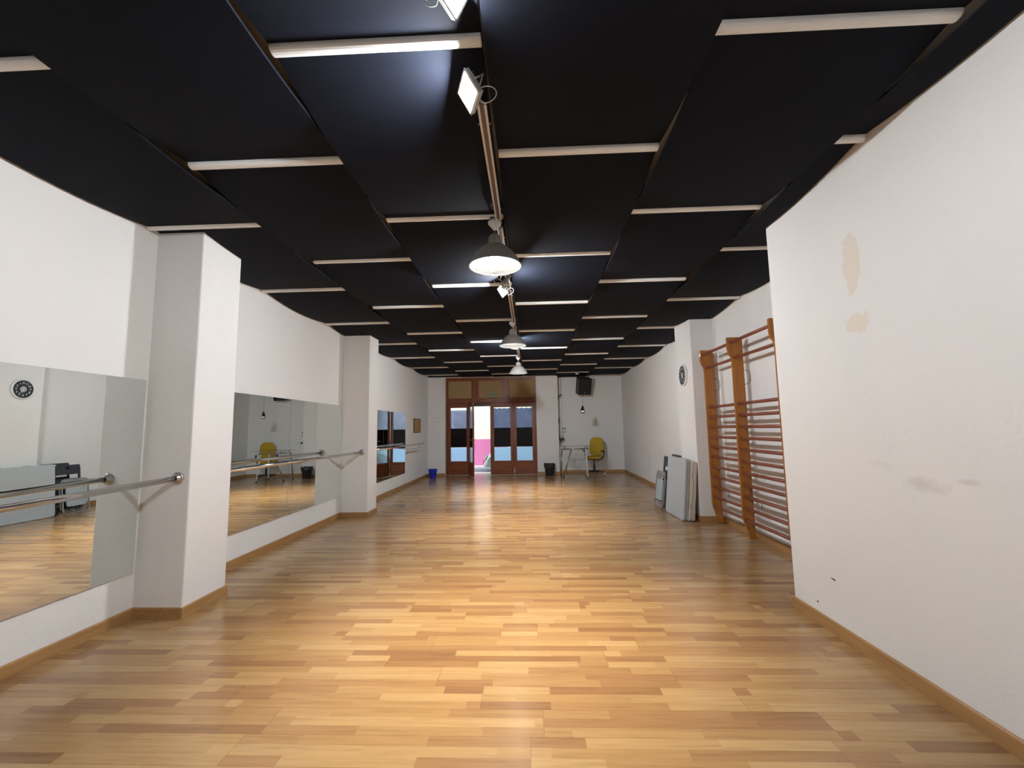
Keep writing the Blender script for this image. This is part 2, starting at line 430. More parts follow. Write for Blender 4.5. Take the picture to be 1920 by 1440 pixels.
w.box(0.205, 0.86, YB, YA+0.15, 0, ZW, M['plaster'])
w.box(0.86, 3.2, YA, YA+0.15, 0, ZW, M['plaster'])
struct(w, 'wall_back', 'white back wall around the entrance doors and the desk alcove', cat='wall')

# baseboards: one profile run along each wall
def run(mb, pts, h=0.078, t=0.014):
    """strip with its front face offset to the room side; pts in room order (room on the left of travel)"""
    for (a, b) in zip(pts, pts[1:]):
        a = Vector((a[0], a[1], 0)); b = Vector((b[0], b[1], 0)); d = (b-a).normalized(); n = Vector((-d.y, d.x, 0))
        a2, b2 = a-d*0.0, b+d*0.0
        v = [a2, b2, b2+n*t, a2+n*t]
        prof = [(0, 0), (t, 0), (t, h-0.006), (t*0.55, h), (0, h)]
        vs = [p0+n*q[0]+Vector((0, 0, q[1])) for p0 in (a2-d*0.0, b2+d*0.0) for q in prof]
        k = len(prof)
        mb._add(vs, [tuple(range(k)), tuple(range(k, 2*k))[::-1]]+[(i, (i+1) % k, k+(i+1) % k, k+i) for i in range(k)], M['oak'])
    return mb
t = 0.014
b = run(MB(), [(XL1, 3.265), (XL1, YF)][::1]); b2_ = run(b, [(-2.60, 3.265-0), (XL1, 3.265)]); 
run(b, [(-2.60, 3.73+t), (-2.60, 3.265-t)]); run(b, [(XL2, 3.73), (-2.60, 3.73)]); run(b, [(XL2, 6.96), (XL2, 3.73)])
run(b, [(-2.605, 6.96), (XL2, 6.96)]); run(b, [(-2.605, 7.37+t), (-2.605, 6.96-t)]); run(b, [(XL2, 7.37), (-2.605, 7.37)]); run(b, [(XL2, 12.98), (XL2, 7.37)])
struct(b, 'baseboard_left', 'oak baseboard along the left wall and its pillars', cat='baseboard')
b = MB(); run(b, [(-2.53, 12.98), (XL2, 12.98)]); run(b, [(0.86, YB), (0.215, YB)]); run(b, [(0.86, YA), (0.86, YB)]); run(b, [(XR(YA), YA), (0.86, YA)])
struct(b, 'baseboard_back', 'oak baseboard along the back wall and alcove', cat='baseboard')
b = MB(); run(b, [(XR(7.1), 7.1), (XR(YA), YA)]); run(b, [(2.40, 7.1), (XR(7.1), 7.1)]); run(b, [(2.40, 6.43-t), (2.40, 7.1+t)]); run(b, [(XR(6.43), 6.43), (2.40, 6.43)])
run(b, [(XR(3.47), 3.47), (XR(6.43), 6.43)]); run(b, [(1.95, 3.47), (XR(3.47), 3.47)]); run(b, [(1.95, YF), (1.95, 3.47+t)])
struct(b, 'baseboard_right', 'oak baseboard along the right walls and pillar', cat='baseboard')

# ------------------------------------------------------------------ ceiling boards and battens
ZB, SAG = 2.985, 0.06
BX = [None, -2.035, -1.075, -0.16, 0.79, 1.76, None]
PH0 = [1.655-1.575, 1.655, 3.16, 4.73, 6.31, 7.90, 9.48, 11.05, 12.62]     # outer-left, third and fifth columns
PH1 = [0.84, 2.41, 3.93, 5.51, 7.09, 8.67, 10.24, 11.80]
PHASE = [PH0, PH1, PH0, PH1, PH0, PH1]
COLN = ['in the column along the left wall', 'in the second column from the left wall', 'in the column just left of the lamp track',
        'in the column just right of the lamp track', 'in the second column from the right wall', 'in the column along the right wall']
ORD = ['first', 'second', 'third', 'fourth', 'fifth', 'sixth', 'seventh', 'eighth', 'ninth', 'tenth']
def left_x(y):
    if 3.255 < y < 3.74: return -2.592
    if 6.95 < y < 7.38: return -2.597
    return (XL1 if y < 3.5 else XL2)+0.025
def right_x(y):
    if y < 3.48: return 1.935
    if 6.42 < y < 7.11: return 2.392
    return XR(y)-0.025
def board(ci, y0, y1, label, hang0=True, hang1=True):
    y0 += 0.012; y1 -= 0.012
    x0 = (lambda y: BX[ci]+0.006) if BX[ci] is not None else left_x
    x1 = (lambda y: BX[ci+1]-0.006) if BX[ci+1] is not None else right_x
    ys = [y0+(y1-y0)*k/14 for k in range(15)]
    for br in ((3.255, 3.74, 6.95, 7.38, 3.5) if ci == 0 else (3.48, 6.42, 7.11) if ci == 5 else ()):
        if y0+0.02 < br < y1-0.02: ys += [br-1e-4, br+1e-4]
    ys.sort()
    full0, full1 = y0-0.012, y0-0.012+1.575
    if not hang0: full0, full1 = y1+0.012-1.575, y1+0.012
    mb = MB(); i = mb.mi(M['black_panel']); th = 0.012; rows = []
    for y in ys:
        t_ = max(0, min(1, (y-full0)/(full1-full0))); z = ZB-SAG*4*t_*(1-t_)
        rows.append([mb.bm.verts.new((x, y, zz)) for x, zz in ((x0(y), z), (x1(y), z), (x1(y), z+th), (x0(y), z+th))])
    for a, c in zip(rows, rows[1:]):
        for k in range(4):
            f = mb.bm.faces.new((a[k], a[(k+1) % 4], c[(k+1) % 4], c[k])); f.material_index = i; f.smooth = False
    mb.bm.faces.new(rows[0]); mb.bm.faces.new(rows[-1][::-1])
    o = mb.build('ceiling_board', weld=False)
    tag(o, label, 'ceiling board', 'black sagging ceiling boards')
def batten(ci, y, label):
    x0 = BX[ci]+0.008 if BX[ci] is not None else left_x(y)-0.01
    x1 = BX[ci+1]-0.008 if BX[ci+1] is not None else right_x(y)+0.008
    # half-round cover strip over the joint
    prof = [(-0.028, 0.0), (-0.028, -0.012)]+[(-0.028*math.cos(a), -0.012-0.02*math.sin(a)) for a in [PI*k/8 for k in range(1, 8)]]+[(0.028, -0.012), (0.028, 0.0)]
    prof = [(y+p[0], ZB-0.001+p[1]) for p in prof]
    mb = MB(); mb.prism(prof, 'x', x0, x1, M['batten'])
    o = mb.build('ceiling_batten', bevel=0.004)
    tag(o, label, 'ceiling batten', 'cream battens across the black ceiling')
for ci in range(6):
    ph = PHASE[ci]; start = -0.72 if ph is PH1 else PH0[0]
    yend = 13.06 if ci < 4 else 13.46
    if ci == 0: yend = 12.96
    ys_all = [-0.73]+ph if ph is PH1 else list(ph)
    ys_all = ys_all+[yend]
    n = 0
    if ph is PH1: ys_all = ys_all[1:]
    else: ys_all = ys_all
    for k, (a, c) in enumerate(zip(ys_all, ys_all[1:])):
        if c-a < 0.15: continue
        board(ci, a, c, 'black sagging ceiling board '+COLN[ci]+', '+ORD[k]+' from the camera')
    vis = [y for y in ph if y > 1.0 and yend-y > 0.15]
    for k, y in enumerate(vis):
        if ci == 5 and y < 2: continue
        batten(ci, y, 'cream ceiling batten '+COLN[ci]+', '+ORD[k]+' from the camera')

# ------------------------------------------------------------------ lamp track
TX = -0.20
def track(y0, y1, label):
    t_ = empty('lamp_track', (TX, y0, 2.912))
    L = y1-y0
    for s in (-1, 1):
        MB().box(s*0.017-0.006, s*0.017+0.006, 0, L, -0.012, 0.004, M['track']).build('rail', t_, 0.002)
    MB().box(-0.011, 0.011, 0.005, L-0.005, -0.004, 0.003, M['track_dark']).build('channel', t_)
    for yy in (0.12*L, 0.86*L):
        for s in (-1, 1):
            MB().lathe([(0, 0), (0.004, 0), (0.004, -0.006), (0, -0.007)], M['steel'], c=(s*0.028, yy, -0.002), seg=8).build('screw', t_)
    for yy in (0.04, L-0.04): MB().box(-0.008, 0.008, yy-0.012, yy+0.012, 0.0, 0.032, M['track']).build('hanger', t_)
    tag(t_, label, 'lamp track', 'lamp track pieces along the ceiling')
trk_lab = ['double-rail lamp track reaching from the nearest floodlights to the nearest pendant', 'double-rail lamp track between the nearest pendant and the second pair of floodlights',
           'double-rail lamp track between the second floodlights and the middle pendant', 'double-rail lamp track between the middle pendant and the farthest floodlights',
           'double-rail lamp track between the farthest floodlights and the farthest pendant']
for (a, c), l in zip([(1.93, 3.09), (3.225, 4.69), (4.77, 6.245), (6.375, 7.86), (7.94, 9.415)], trk_lab): track(a, c, l)

# ------------------------------------------------------------------ pendant lamps
def pendant():
    r = empty('pendant_lamp', (0, 0, 0))          # origin at the hook under the batten, z=0 down to -0.42
    h = MB(); h.box(-0.035, -0.020, -0.018, 0.018, -0.035, 0.0, M['steel']); h.box(0.020, 0.035, -0.018, 0.018, -0.035, 0.0, M['steel']); h.box(-0.035, 0.06, -0.012, 0.012, -0.022, -0.014, M['steel'])
    h.build('bracket', r, 0.002)
    MB().lathe([(0.0, -0.034), (0.040, -0.036), (0.052, -0.048), (0.050, -0.062), (0.028, -0.088), (0.010, -0.112), (0.0, -0.114)], M['white_plastic'], seg=28).build('ceiling_rose', r)
    MB().tube([(0, 0, -0.11), (0, 0, -0.150)], 0.004, M['cable_black'], 8).build('cord', r)
    hook = MB().tube([(0.012*math.cos(a), 0, -0.142+0.014*math.sin(a)) for a in [2*PI*k/12 for k in range(12)]], 0.0025, M['steel'], 8, closed=True)
    hook.build('hook', r)
    hs = MB().lathe([(0.0, -0.150), (0.030, -0.151), (0.036, -0.156), (0.040, -0.185), (0.046, -0.215), (0.048, -0.232), (0.0, -0.232)], M['alu'], seg=28)
    hso = hs.build('lamp_housing', r)
    fin = MB()
    for k in range(10):
        a = 2*PI*k/10
        mt = Matrix.Rotation(a, 4, 'Z')
        fin.box(0.034, 0.050, -0.0015, 0.0015, -0.226, -0.165, M['alu'], mt)
    fin.build('fins', hso)
    outer = [(0.046, -0.228), (0.075, -0.238), (0.108, -0.262), (0.140, -0.295), (0.166, -0.330), (0.184, -0.362), (0.194, -0.384), (0.197, -0.390), (0.199, -0.398)]
    sh = MB().lathe(outer, M['alu'], seg=48)
    sh.lathe([(r_-0.0035, z+0.001) for r_, z in outer], M['shade_inner'], seg=48)
    sh.lathe([(0.199, -0.398), (0.1955, -0.397)], M['alu'], seg=48)
    sh.build('shade', r, weld=False)
    MB().lathe([(0.194, -0.390), (0.15, -0.3925), (0.08, -0.394), (0.0, -0.395)], M['glass'], seg=48).build('cover_glass', r)
    MB().lathe([(0.0, -0.232), (0.016, -0.236), (0.018, -0.255), (0.034, -0.275), (0.040, -0.298), (0.034, -0.322), (0.018, -0.337), (0.0, -0.340)], M['bulb'], seg=20).build('bulb', r)
    ld = bpy.data.lights.new('pendant_light', 'SPOT'); ld.energy = PENDANT_WATTS*4; ld.color = (1.0, 0.86, 0.66); ld.shadow_soft_size = 0.045
    ld.spot_size = math.radians(88); ld.spot_blend = 1.0
    lo = bpy.data.objects.new('lamp_light', ld); COL.objects.link(lo); lo.parent = r; lo.location = (0, 0, -0.352)
    return r
p0 = pendant(); p0.location = (-0.235, 3.16, 2.968)
tag(p0, 'grey dome pendant lamp with glass cover, nearest of the three', 'pendant lamp', 'dome pendants in the middle of the ceiling')
for y, l in ((6.31, 'grey dome pendant lamp, middle of the three along the ceiling'), (9.48, 'grey dome pendant lamp, farthest of the three, before the entrance doors')):
    c = copy_tree(p0, (-0.225, y, 2.968)); c['label'] = l

# ------------------------------------------------------------------ floodlights
def floodlight(side):
    """local +Z is the direction of the beam, body behind"""
    r = empty('floodlight')
    W, H, D = 0.105, 0.085, 0.02
    body = MB().prism(rbox_poly(-W, W, -H, H, 0.012), 'z', -0.028, 0.0, M['grey_plastic']); bo = body.build('housing', r, 0.003)
    fins = MB()
    for k in range(9): fins.box(-0.08, 0.08, -0.064+0.016*k-0.002, -0.064+0.016*k+0.002, -0.052, -0.0275, M['grey_plastic'])
    fins.build('cooling_fins', bo)
    MB().prism(rbox_poly(-W+0.012, W-0.012, -H+0.012, H-0.012, 0.006), 'z', -0.001, 0.0035, M['flood_lens']).build('lens', r)
    fr = MB(); 
    for x0, x1, y0, y1 in ((-W, W, H-0.012, H), (-W, W, -H, -H+0.012), (-W, -W+0.012, -H, H), (W-0.012, W, -H, H)): fr.box(x0, x1, y0, y1, -0.002, 0.007, M['white_plastic'])
    fr.build('front_frame', r)
    br = MB(); br.tube([(-W-0.006, 0, -0.014), (-W-0.010, 0.0, -0.04), (-W+0.01, 0.02, -0.10), (0, 0.03, -0.115), (W-0.01, 0.02, -0.10), (W+0.010, 0.0, -0.04), (W+0.006, 0, -0.014)], 0.005, M['steel'], 8)
    br.build('bracket', r)
    pts = [(-0.02, -0.02, -0.05)]
    for k in range(13):
        a = -0.6+2.6*PI/2*k/12
        pts.append((0.0+0.03*k/12, -0.06-0.075*math.cos(a)*0.6, -0.10-0.075*math.sin(a)))
    MB().tube(pts, 0.0035, M['cable_white'], 8).build('power_cable', r)
    return r
fl = floodlight(1)
def place_flood(o, loc, aim):
    d = Vector(aim).normalized()
    o.location = loc; o.scale = (0.7, 0.7, 0.7); o.rotation_mode = 'XYZ'; o.rotation_euler = d.to_track_quat('Z', 'Y').to_euler()
G = 'square floodlights in pairs along the ceiling'
specs = [((-0.245, 1.80, 2.86), (-0.80, -0.30, -0.55), 'white-glowing square floodlight aimed left, farther of the nearest pair'),
         ((-0.245, 1.40, 2.93), (0.76, -0.32, -0.58), 'white-glowing square floodlight at the top edge, nearest of all, aimed right'),
         ((-0.27, 4.58, 2.84), (-0.80, -0.30, -0.55), 'square floodlight aimed left, farther of the pair just beyond the first pendant'),
         ((-0.20, 4.22, 2.815), (0.80, 0.22, -0.50), 'square floodlight aimed right, nearer of the pair just beyond the first pendant'),
         ((-0.27, 7.76, 2.84), (-0.62, 0.62, -0.48), 'small square floodlight aimed left, farther of the last pair beyond the middle pendant'),
         ((-0.20, 7.42, 2.815), (0.62, 0.62, -0.48), 'small square floodlight aimed right, nearer of the last pair beyond the middle pendant')]
for k, (loc, aim, l) in enumerate(specs):
    o = fl if k == 0 else copy_tree(fl)
    place_flood(o, loc, aim); tag(o, l, 'floodlight', G)

# ------------------------------------------------------------------ mirrors and barres
def mirror(x, y0, y1, label, z0=0.335, z1=1.775):
    mb = MB(); th = 0.012
    mb.box(x, x+th, y0, y1, z0, z1, M['mirror_edge'])
    i = mb.mi(M['mirror'])
    for f in mb.bm.faces:
        if f.calc_center_median().x > x+th-1e-4: f.material_index = i
    o = mb.build('wall_mirror', weld=False)
    tag(o, label, 'mirror', 'tall mirrors on the left wall')
mirror(XL1+0.002, 1.665, 3.235, 'large wall mirror before the near left pillar, at the left edge')
mirror(XL2+0.002, 3.80, 5.412, 'large wall mirror right behind the near left pillar, nearer half of the middle pair')
mirror(XL2+0.002, 5.418, 6.95, 'large wall mirror reaching to the far left pillar, farther half of the middle pair')
mirror(XL2+0.002, 7.50, 8.95, 'wall mirror half hidden right behind the far left pillar')
mirror(XL2+0.002, 8.955, 10.55, 'farthest wall mirror, reflecting the wooden entrance doors')
def barre(x, y0, y1, label, ends=(True, True), z=1.02, brackets=(), wall=XL2, r=0.021, tilt=0.0):
    b_ = empty('ballet_barre', (x, y0, z)); L = y1-y0; b_.rotation_euler = (tilt, 0, 0)
    MB().tube([(0, 0, 0), (0, L, 0)], r, M['chrome'], 24).build('rail', b_)
    for e, yy, s in ((ends[0], 0, 1), (ends[1], L, -1)):
        if e:
            prof = [(0.0, 0), (0.046, 0.0), (0.047, 0.006), (0.040, 0.012), (0.030, 0.016), (0.028, 0.034), (0.0215, 0.036)]
            mt = Matrix.Rotation(-PI/2*s, 4, 'X')
            MB().lathe(prof, M['steel'], c=(0, yy, 0), seg=32, mtx=mt).build('end_flange', b_)
    for yy in brackets:
        g = MB(); dx = wall-x+0.0
        g.tube([(0, yy, -r+0.004), (0, yy, -0.07), (-0.02, yy, -0.10), (dx, yy, -0.13)], 0.008, M['steel'], 10)
        bo = g.build('bracket', b_)
        MB().lathe([(0, 0), (0.03, 0), (0.028, 0.006), (0, 0.008)], M['steel'], c=(dx, yy, -0.13), seg=20, mtx=Matrix.Rotation(PI/2, 4, 'Y')).build('wall_plate', bo)
    if not ends[1]:
        MB().lathe([(0, 0), (r+0.002, 0), (r+0.003, 0.01), (r, 0.02), (0, 0.026)], M['steel'], c=(0, L-0.004, 0), seg=20, mtx=Matrix.Rotation(-PI/2, 4, 'X')).build('end_cap', b_)
    tag(b_, label, 'ballet barre', 'chrome ballet barres before the mirrors')
barre(-2.69, 0.6, 3.264, 'chrome ballet barre at the left edge, ending on the near pillar', (False, True), brackets=(0.25,), wall=XL1, z=0.945, tilt=0.028)
barre(-2.705, 3.731, 6.959, 'chrome ballet barre spanning the middle mirrors between the two pillars')
barre(-2.76, 7.371, 11.30, 'chrome ballet barre before the farthest mirrors, with a free end', (True, False), brackets=(3.42,))

# ------------------------------------------------------------------ cork board
cb = empty('cork_board', (XL2, 11.67, 1.485))
MB().box(0.001, 0.012, -0.315, 0.315, -0.17, 0.17, M['cork']).build('cork_panel', cb)
f = MB()
for y0, y1, z0, z1 in ((-0.335, 0.335, 0.165, 0.19), (-0.335, 0.335, -0.19, -0.165), (-0.335, -0.31, -0.165, 0.165), (0.31, 0.335, -0.165, 0.165)): f.box(0.001, 0.022, y0, y1, z0, z1, M['dark_frame'])
f.build('frame', cb, 0.003)
tag(cb, 'small cork board in a dark frame on the far left wall', 'notice board')

# ------------------------------------------------------------------ wall bars
PH = 2.43
def post_poly(Xw):
    # depth outward from the wall is -x; side outline in (x,z)
    d = 0.06
    fr_ = -0.205+0.0
    return [(-0.060, 0.02), (-0.150, 0.02), (-0.153, 0.07), (-0.178, 0.16), (-0.205, 0.23), (-0.213, 0.30), (-0.213, 2.12), (-0.218, 2.17),
            (-0.250, 2.24), (-0.262, 2.29), (-0.262, 2.42), (-0.256, 2.428), (-0.085, 2.428), (-0.080, 2.42), (-0.080, 0.10), (-0.075, 0.06)]
POSTS = [4.43, 5.37, 6.27]
rung_z = [0.235+0.1375*k for k in range(11)]+[2.175]
def wall_bars(y0, y1, label, far_post=True):
    """one bay: a far post and the rungs running to the near post"""
    xw = XR((y0+y1)/2)
    r_ = empty('wall_bars', (xw, y1, 0))
    def post(yc, nm='post'):
        mb = MB(); mb.prism(post_poly(xw), 'y', yc-y1-0.017, yc-y1+0.017, M['pine']); o = mb.build(nm, r_, 0.003); return o
    post(y1)
    if y0 == POSTS[0]: post(y0)
    a, c = (y0-y1)+0.018, -0.018
    for z in rung_z:
        prof = [(-0.165+0.023*math.cos(2*PI*k/16), z+0.0185*math.sin(2*PI*k/16)) for k in range(16)]
        mb = MB(); mb.prism(prof, 'y', a, c, M['rung'], smooth=True); mb.build('rung', r_)
    prof = [(-0.215+0.023*math.cos(2*PI*k/16), 2.365+0.0185*math.sin(2*PI*k/16)) for k in range(16)]
    mb = MB(); mb.prism(prof, 'y', a, c, M['rung'], smooth=True); mb.build('rung', r_)
    for z in (1.93, 0.42):
        w_ = MB()
        if z > 1: pts = [(-0.10, -0.018, z+0.09), (-0.045, -0.05, z+0.075), (-0.03, -0.055, z+0.045), (-0.03, -0.055, z-0.045), (-0.045, -0.05, z-0.075), (-0.10, -0.018, z-0.09)]
        else: pts = [(-0.095, -0.018, z+0.03), (-0.03, -0.05, z+0.03), (-0.006, -0.05, z+0.02), (-0.006, -0.05, z-0.05)]
        w_.tube(pts, 0.0028, M['cable_black'], 8); w_.build('wall_bracket', r_)
    tag(r_, label, 'wall bars', 'wooden gymnastic wall bars')
wall_bars(POSTS[1], POSTS[2], 'orange wooden wall bars with red-brown rungs, far bay next to the pillar')
wall_bars(POSTS[0], POSTS[1], 'orange wooden wall bars with red-brown rungs, near bay partly behind the jutting wall')

# ------------------------------------------------------------------ wall clock
ck = empty('wall_clock', (2.40, 6.78, 2.135))
mt = Matrix.Rotation(-PI/2, 4, 'Y')
MB().lathe([(0, 0.001), (0.160, 0.001), (0.168, 0.008), (0.168, 0.030), (0.160, 0.036), (0.150, 0.034), (0.146, 0.024), (0, 0.024)], M['clock_white'], seg=48, mtx=mt).build('rim', ck)
MB().lathe([(0, 0.0245), (0.146, 0.0245), (0.146, 0.026), (0, 0.026)], M['clock_black'], seg=48, mtx=mt, smooth=False).build('dial', ck)
MB().lathe([(0, 0.0262), (0.048, 0.0262), (0.048, 0.028), (0, 0.028)], M['clock_grey'], seg=32, mtx=mt, smooth=False).build('dial_centre', ck)
# facing -X: text x axis -> -Y (seen from the room, left is far/up is +z)
tm = Matrix(((0, 0, -1, 0), (-1, 0, 0, 0), (0, 1, 0, 0), (0, 0, 0, 1)))
for k in range(1, 13):
    a = PI/2-2*PI*k/12; rr_ = 0.102
    m4 = Matrix.Translation((-0.0275, -rr_*math.cos(a), rr_*math.sin(a))) @ tm
    text_mesh(str(k), 0.050, M['clock_white'], 'numeral', ck, m4)
def hand(a, L, wd, nm):
    mb = MB(); d = Vector((0, -math.cos(a), math.sin(a))); n = Vector((0, math.sin(a), math.cos(a)))
    v = [Vector((-0.030, 0, 0))+d*(-0.02)+n*wd, Vector((-0.030, 0, 0))+d*(-0.02)-n*wd, Vector((-0.030, 0, 0))+d*L-n*wd*0.5, Vector((-0.030, 0, 0))+d*L+n*wd*0.5]
    mb._add(v+[p+Vector((-0.002, 0, 0)) for p in v], [(0, 1, 2, 3), (7, 6, 5, 4), (0, 4, 5, 1), (1, 5, 6, 2), (2, 6, 7, 3), (3, 7, 4, 0)], M['clock_white']); mb.build(nm, ck)
hand(PI/2-2*PI*5.4/12, 0.065, 0.004, 'hour_hand'); hand(PI/2-2*PI*24/60, 0.10, 0.003, 'minute_hand')
tag(ck, 'round wall clock with black dial and white numerals on the right pillar', 'clock')

# ------------------------------------------------------------------ entrance: frame, transom, leaves
YD = YB+0.02
LX = [-2.50, -1.835, -1.17, -0.49, 0.185]     # leaf boundaries
en = empty('door_frame', (0, YD, 0)); en['kind'] = 'structure'; en['label'] = 'mahogany frame with papered transom panes around the entrance'; en['category'] = 'door frame'
fr = MB(); W_ = M['door_wood']
fr.box(-2.53, -2.485, -0.02, 0.10, 0, 2.93, W_); fr.box(0.165, 0.215, -0.02, 0.10, 0, 2.93, W_)
fr.box(-2.485, 0.165, -0.02, 0.10, 2.16, 2.27, W_); fr.box(-2.485, 0.165, -0.02, 0.10, 2.86, 2.93, W_)
for x in (-1.64, -0.71): fr.box(x-0.085, x+0.085, -0.03, 0.10, 2.27, 2.86, W_)
fr.box(-2.53, 0.215, 0.0, 0.10, -0.005, 0.006, M['pavement'])
fr.box(-2.485, -1.83, 0.062, 0.10, 0, 0.035, W_); fr.box(-1.175, 0.165, 0.062, 0.10, 0, 0.035, W_); fr.box(-2.485, 0.165, 0.062, 0.10, 2.12, 2.165, W_)
for x in (-1.838, -1.172, -0.49): fr.box(x-0.022, x+0.022, 0.061, 0.095, 0.006, 2.165, W_)
fr.box(-2.49, -2.46, 0.061, 0.095, 0, 2.165, W_); fr.box(0.14, 0.17, 0.061, 0.095, 0, 2.165, W_)
fr.build('frame', en, 0.006)
for a, c in ((-2.485, -1.725), (-1.555, -0.795), (-0.625, 0.165)):
    pn = MB().box(a, c, 0.02, 0.03, 2.27, 2.86, M['paper']).build('transom_pane', en)
    g = MB()
    for x0, x1, z0, z1 in ((a, c, 2.27, 2.30), (a, c, 2.83, 2.86), (a, a+0.025, 2.3, 2.83), (c-0.025, c, 2.3, 2.83)): g.box(x0, x1, 0.004, 0.022, z0, z1, M['door_panel'])
    g.build('glazing_bead', en, 0.003)
MB().lathe([(0, 0), (0.012, 0), (0.016, -0.015), (0, -0.028)], M['brass'], c=(-0.69, -0.022, 2.215), seg=16, mtx=Matrix.Rotation(PI/2, 4, 'X')).build('bell_button', en)
MB().box(-1.83, -1.175, 0.03, 0.09, 2.055, 2.16, M['dark_frame']).build('top_stop', en)

def leaf(num, w_, hinge, ang, label, clear_left=False, handle=None):
    """local x from the hinge 0..w_, y depth, front face toward -y"""
    r_ = empty('door_%d' % num, hinge, ang); r_['kind'] = 'structure'; r_['label'] = label; r_['category'] = 'door'
    st = 0.078; D = 0.040; z0, z1, zt, zb = 0.012, 2.155, 2.03, 0.42
    mb = MB(); mb.box(0, st, 0, D, z0, z1, W_); mb.box(w_-st, w_, 0, D, z0, z1, W_)
    mb.box(st, w_-st, 0, D, zt, z1, W_); mb.box(st, w_-st, 0, D, zb-0.09, zb-0.02, W_); mb.box(st, w_-st, 0, D, z0, z0+0.10, W_)
    mb.build('leaf_frame', r_, 0.004)
    p = MB(); p.box(st, w_-st, 0.010, 0.030, z0+0.10, zb-0.09, M['door_panel']); p.box(st+0.035, w_-st-0.035, 0.003, 0.012, z0+0.135, zb-0.125, M['door_panel'])
    p.build('lower_panel', r_, 0.004)
    MB().box(st, w_-st, 0.018, 0.022, zb-0.02, zt, M['glass']).build('pane', r_)
    e = 0.012
    MB().box(st+0.002, w_-st-0.002, 0.0225, 0.0235, 0.825, 1.395, M['film_black']).build('black_band', r_)['label'] = 'black film band across the pane'
    MB().box(st+e, w_-st-e, 0.0225, 0.0232, zb-0.005, 0.812, M['film_blue_open'] if num == 2 else M['film_blue']).build('frosted_film', r_)['label'] = 'pale blue frosted film'
    if clear_left: MB().box(st+0.006, w_-st-0.006, 0.0225, 0.0232, 1.395, 1.945, M['film_pale']).build('curtain', r_)['label'] = 'grey blue curtain'
    else:
        n = 24; top = [(w_-st-0.006-(w_-2*st-0.012)*k/n, 1.985+0.012*math.sin(k*0.9)) for k in range(n+1)]
        MB().prism([(st+0.006, 1.395), (w_-st-0.006, 1.395)]+top, 'y', 0.0225, 0.0232, M['film_grey_open'] if num == 2 else M['film_grey']).build('curtain', r_)['label'] = 'grey blue curtain'
    mb = MB()
    for x0, x1, za, zb_ in ((st, w_-st, zt-0.014, zt), (st, w_-st, zb-0.02, zb-0.006), (st, st+0.012, zb-0.006, zt-0.014), (w_-st-0.012, w_-st, zb-0.006, zt-0.014)): mb.box(x0, x1, 0.004, 0.0175, za, zb_, W_)
    mb.build('glazing_bead', r_, 0.002)
    if handle:
        hb = MB(); hb.box(w_-0.055, w_-0.025, -0.006, 0.0, 0.93, 1.13, M['brass']); hm = hb.build('handle_plate', r_, 0.002)
        h2 = MB(); h2.tube([(w_-0.04, -0.004, 1.06), (w_-0.04, -0.045, 1.06), (w_-0.06, -0.052, 1.06), (w_-0.14, -0.052, 1.058)], 0.008, M['brass'], 10); h2.build('handle', hm)
        h3 = MB(); h3.tube([(w_-0.04, 0.044, 1.06), (w_-0.04, 0.085, 1.06), (w_-0.14, 0.092, 1.058)], 0.008, M['brass'], 10); h3.build('handle', hm)
    return r_
g_ = 0.003
leaf(1, LX[1]-LX[0]-2*g_+0.0, (LX[0]+g_+0.015, YD+0.02, 0), 0, 'closed leftmost mahogany door leaf with a glass pane', True)
ang = math.atan2(-0.949, 0.313)
leaf(2, 0.68, (-1.842, YD-0.048, 0), ang, 'open mahogany door leaf swung into the room', False, True)
leaf(3, LX[3]-LX[2]-2*g_, (LX[2]+g_, YD+0.02, 0), 0, 'closed mahogany door leaf right of the opening', False)
leaf(4, LX[4]-LX[3]-2*g_-0.02, (LX[3]+g_, YD+0.02, 0), 0, 'closed rightmost mahogany door leaf beside the white pier', False)
bo = MB(); bo.tube([(0, 0, 0.02), (0, 0, 0.22)], 0.006, M['steel'], 10); bo.box(-0.014, 0.014, -0.004, 0.006, 0.05, 0.19, M['steel'])
o = bo.build('door_bolt', None, loc=(-0.475, YD+0.008, 0.0)); tag(o, 'small steel floor bolt at the foot of the rightmost door leaf', 'door bolt')

# exit sign
ex = empty('exit_sign', (-1.115, YD-0.001, 2.40))
MB().box(-0.135, 0.135, -0.006, 0.018, -0.085, 0.085, M['sign_dark']).build('plate', ex, 0.002)
MB().box(-0.123, 0.123, -0.008, -0.0055, 0.012, 0.075, M['sign_green']).build('upper_field', ex)
MB().box(-0.123, 0.123, -0.008, -0.0055, -0.073, -0.010, M['sign_green']).build('lower_field', ex)
fm = Matrix(((1, 0, 0, 0), (0, 0, -1, -0.0085), (0, 1, 0, 0), (0, 0, 0, 1)))
text_mesh('SALIDA', 0.055, M['sign_dark'], 'lettering', ex, Matrix.Translation((0, 0, 0.043)) @ fm, width=0.20)
text_mesh('EMERGENCIA', 0.045, M['sign_dark'], 'lettering', ex, Matrix.Translation((0, 0, -0.042)) @ fm, width=0.21)
tag(ex, 'small two-line exit sign on the middle papered pane above the doors', 'sign')

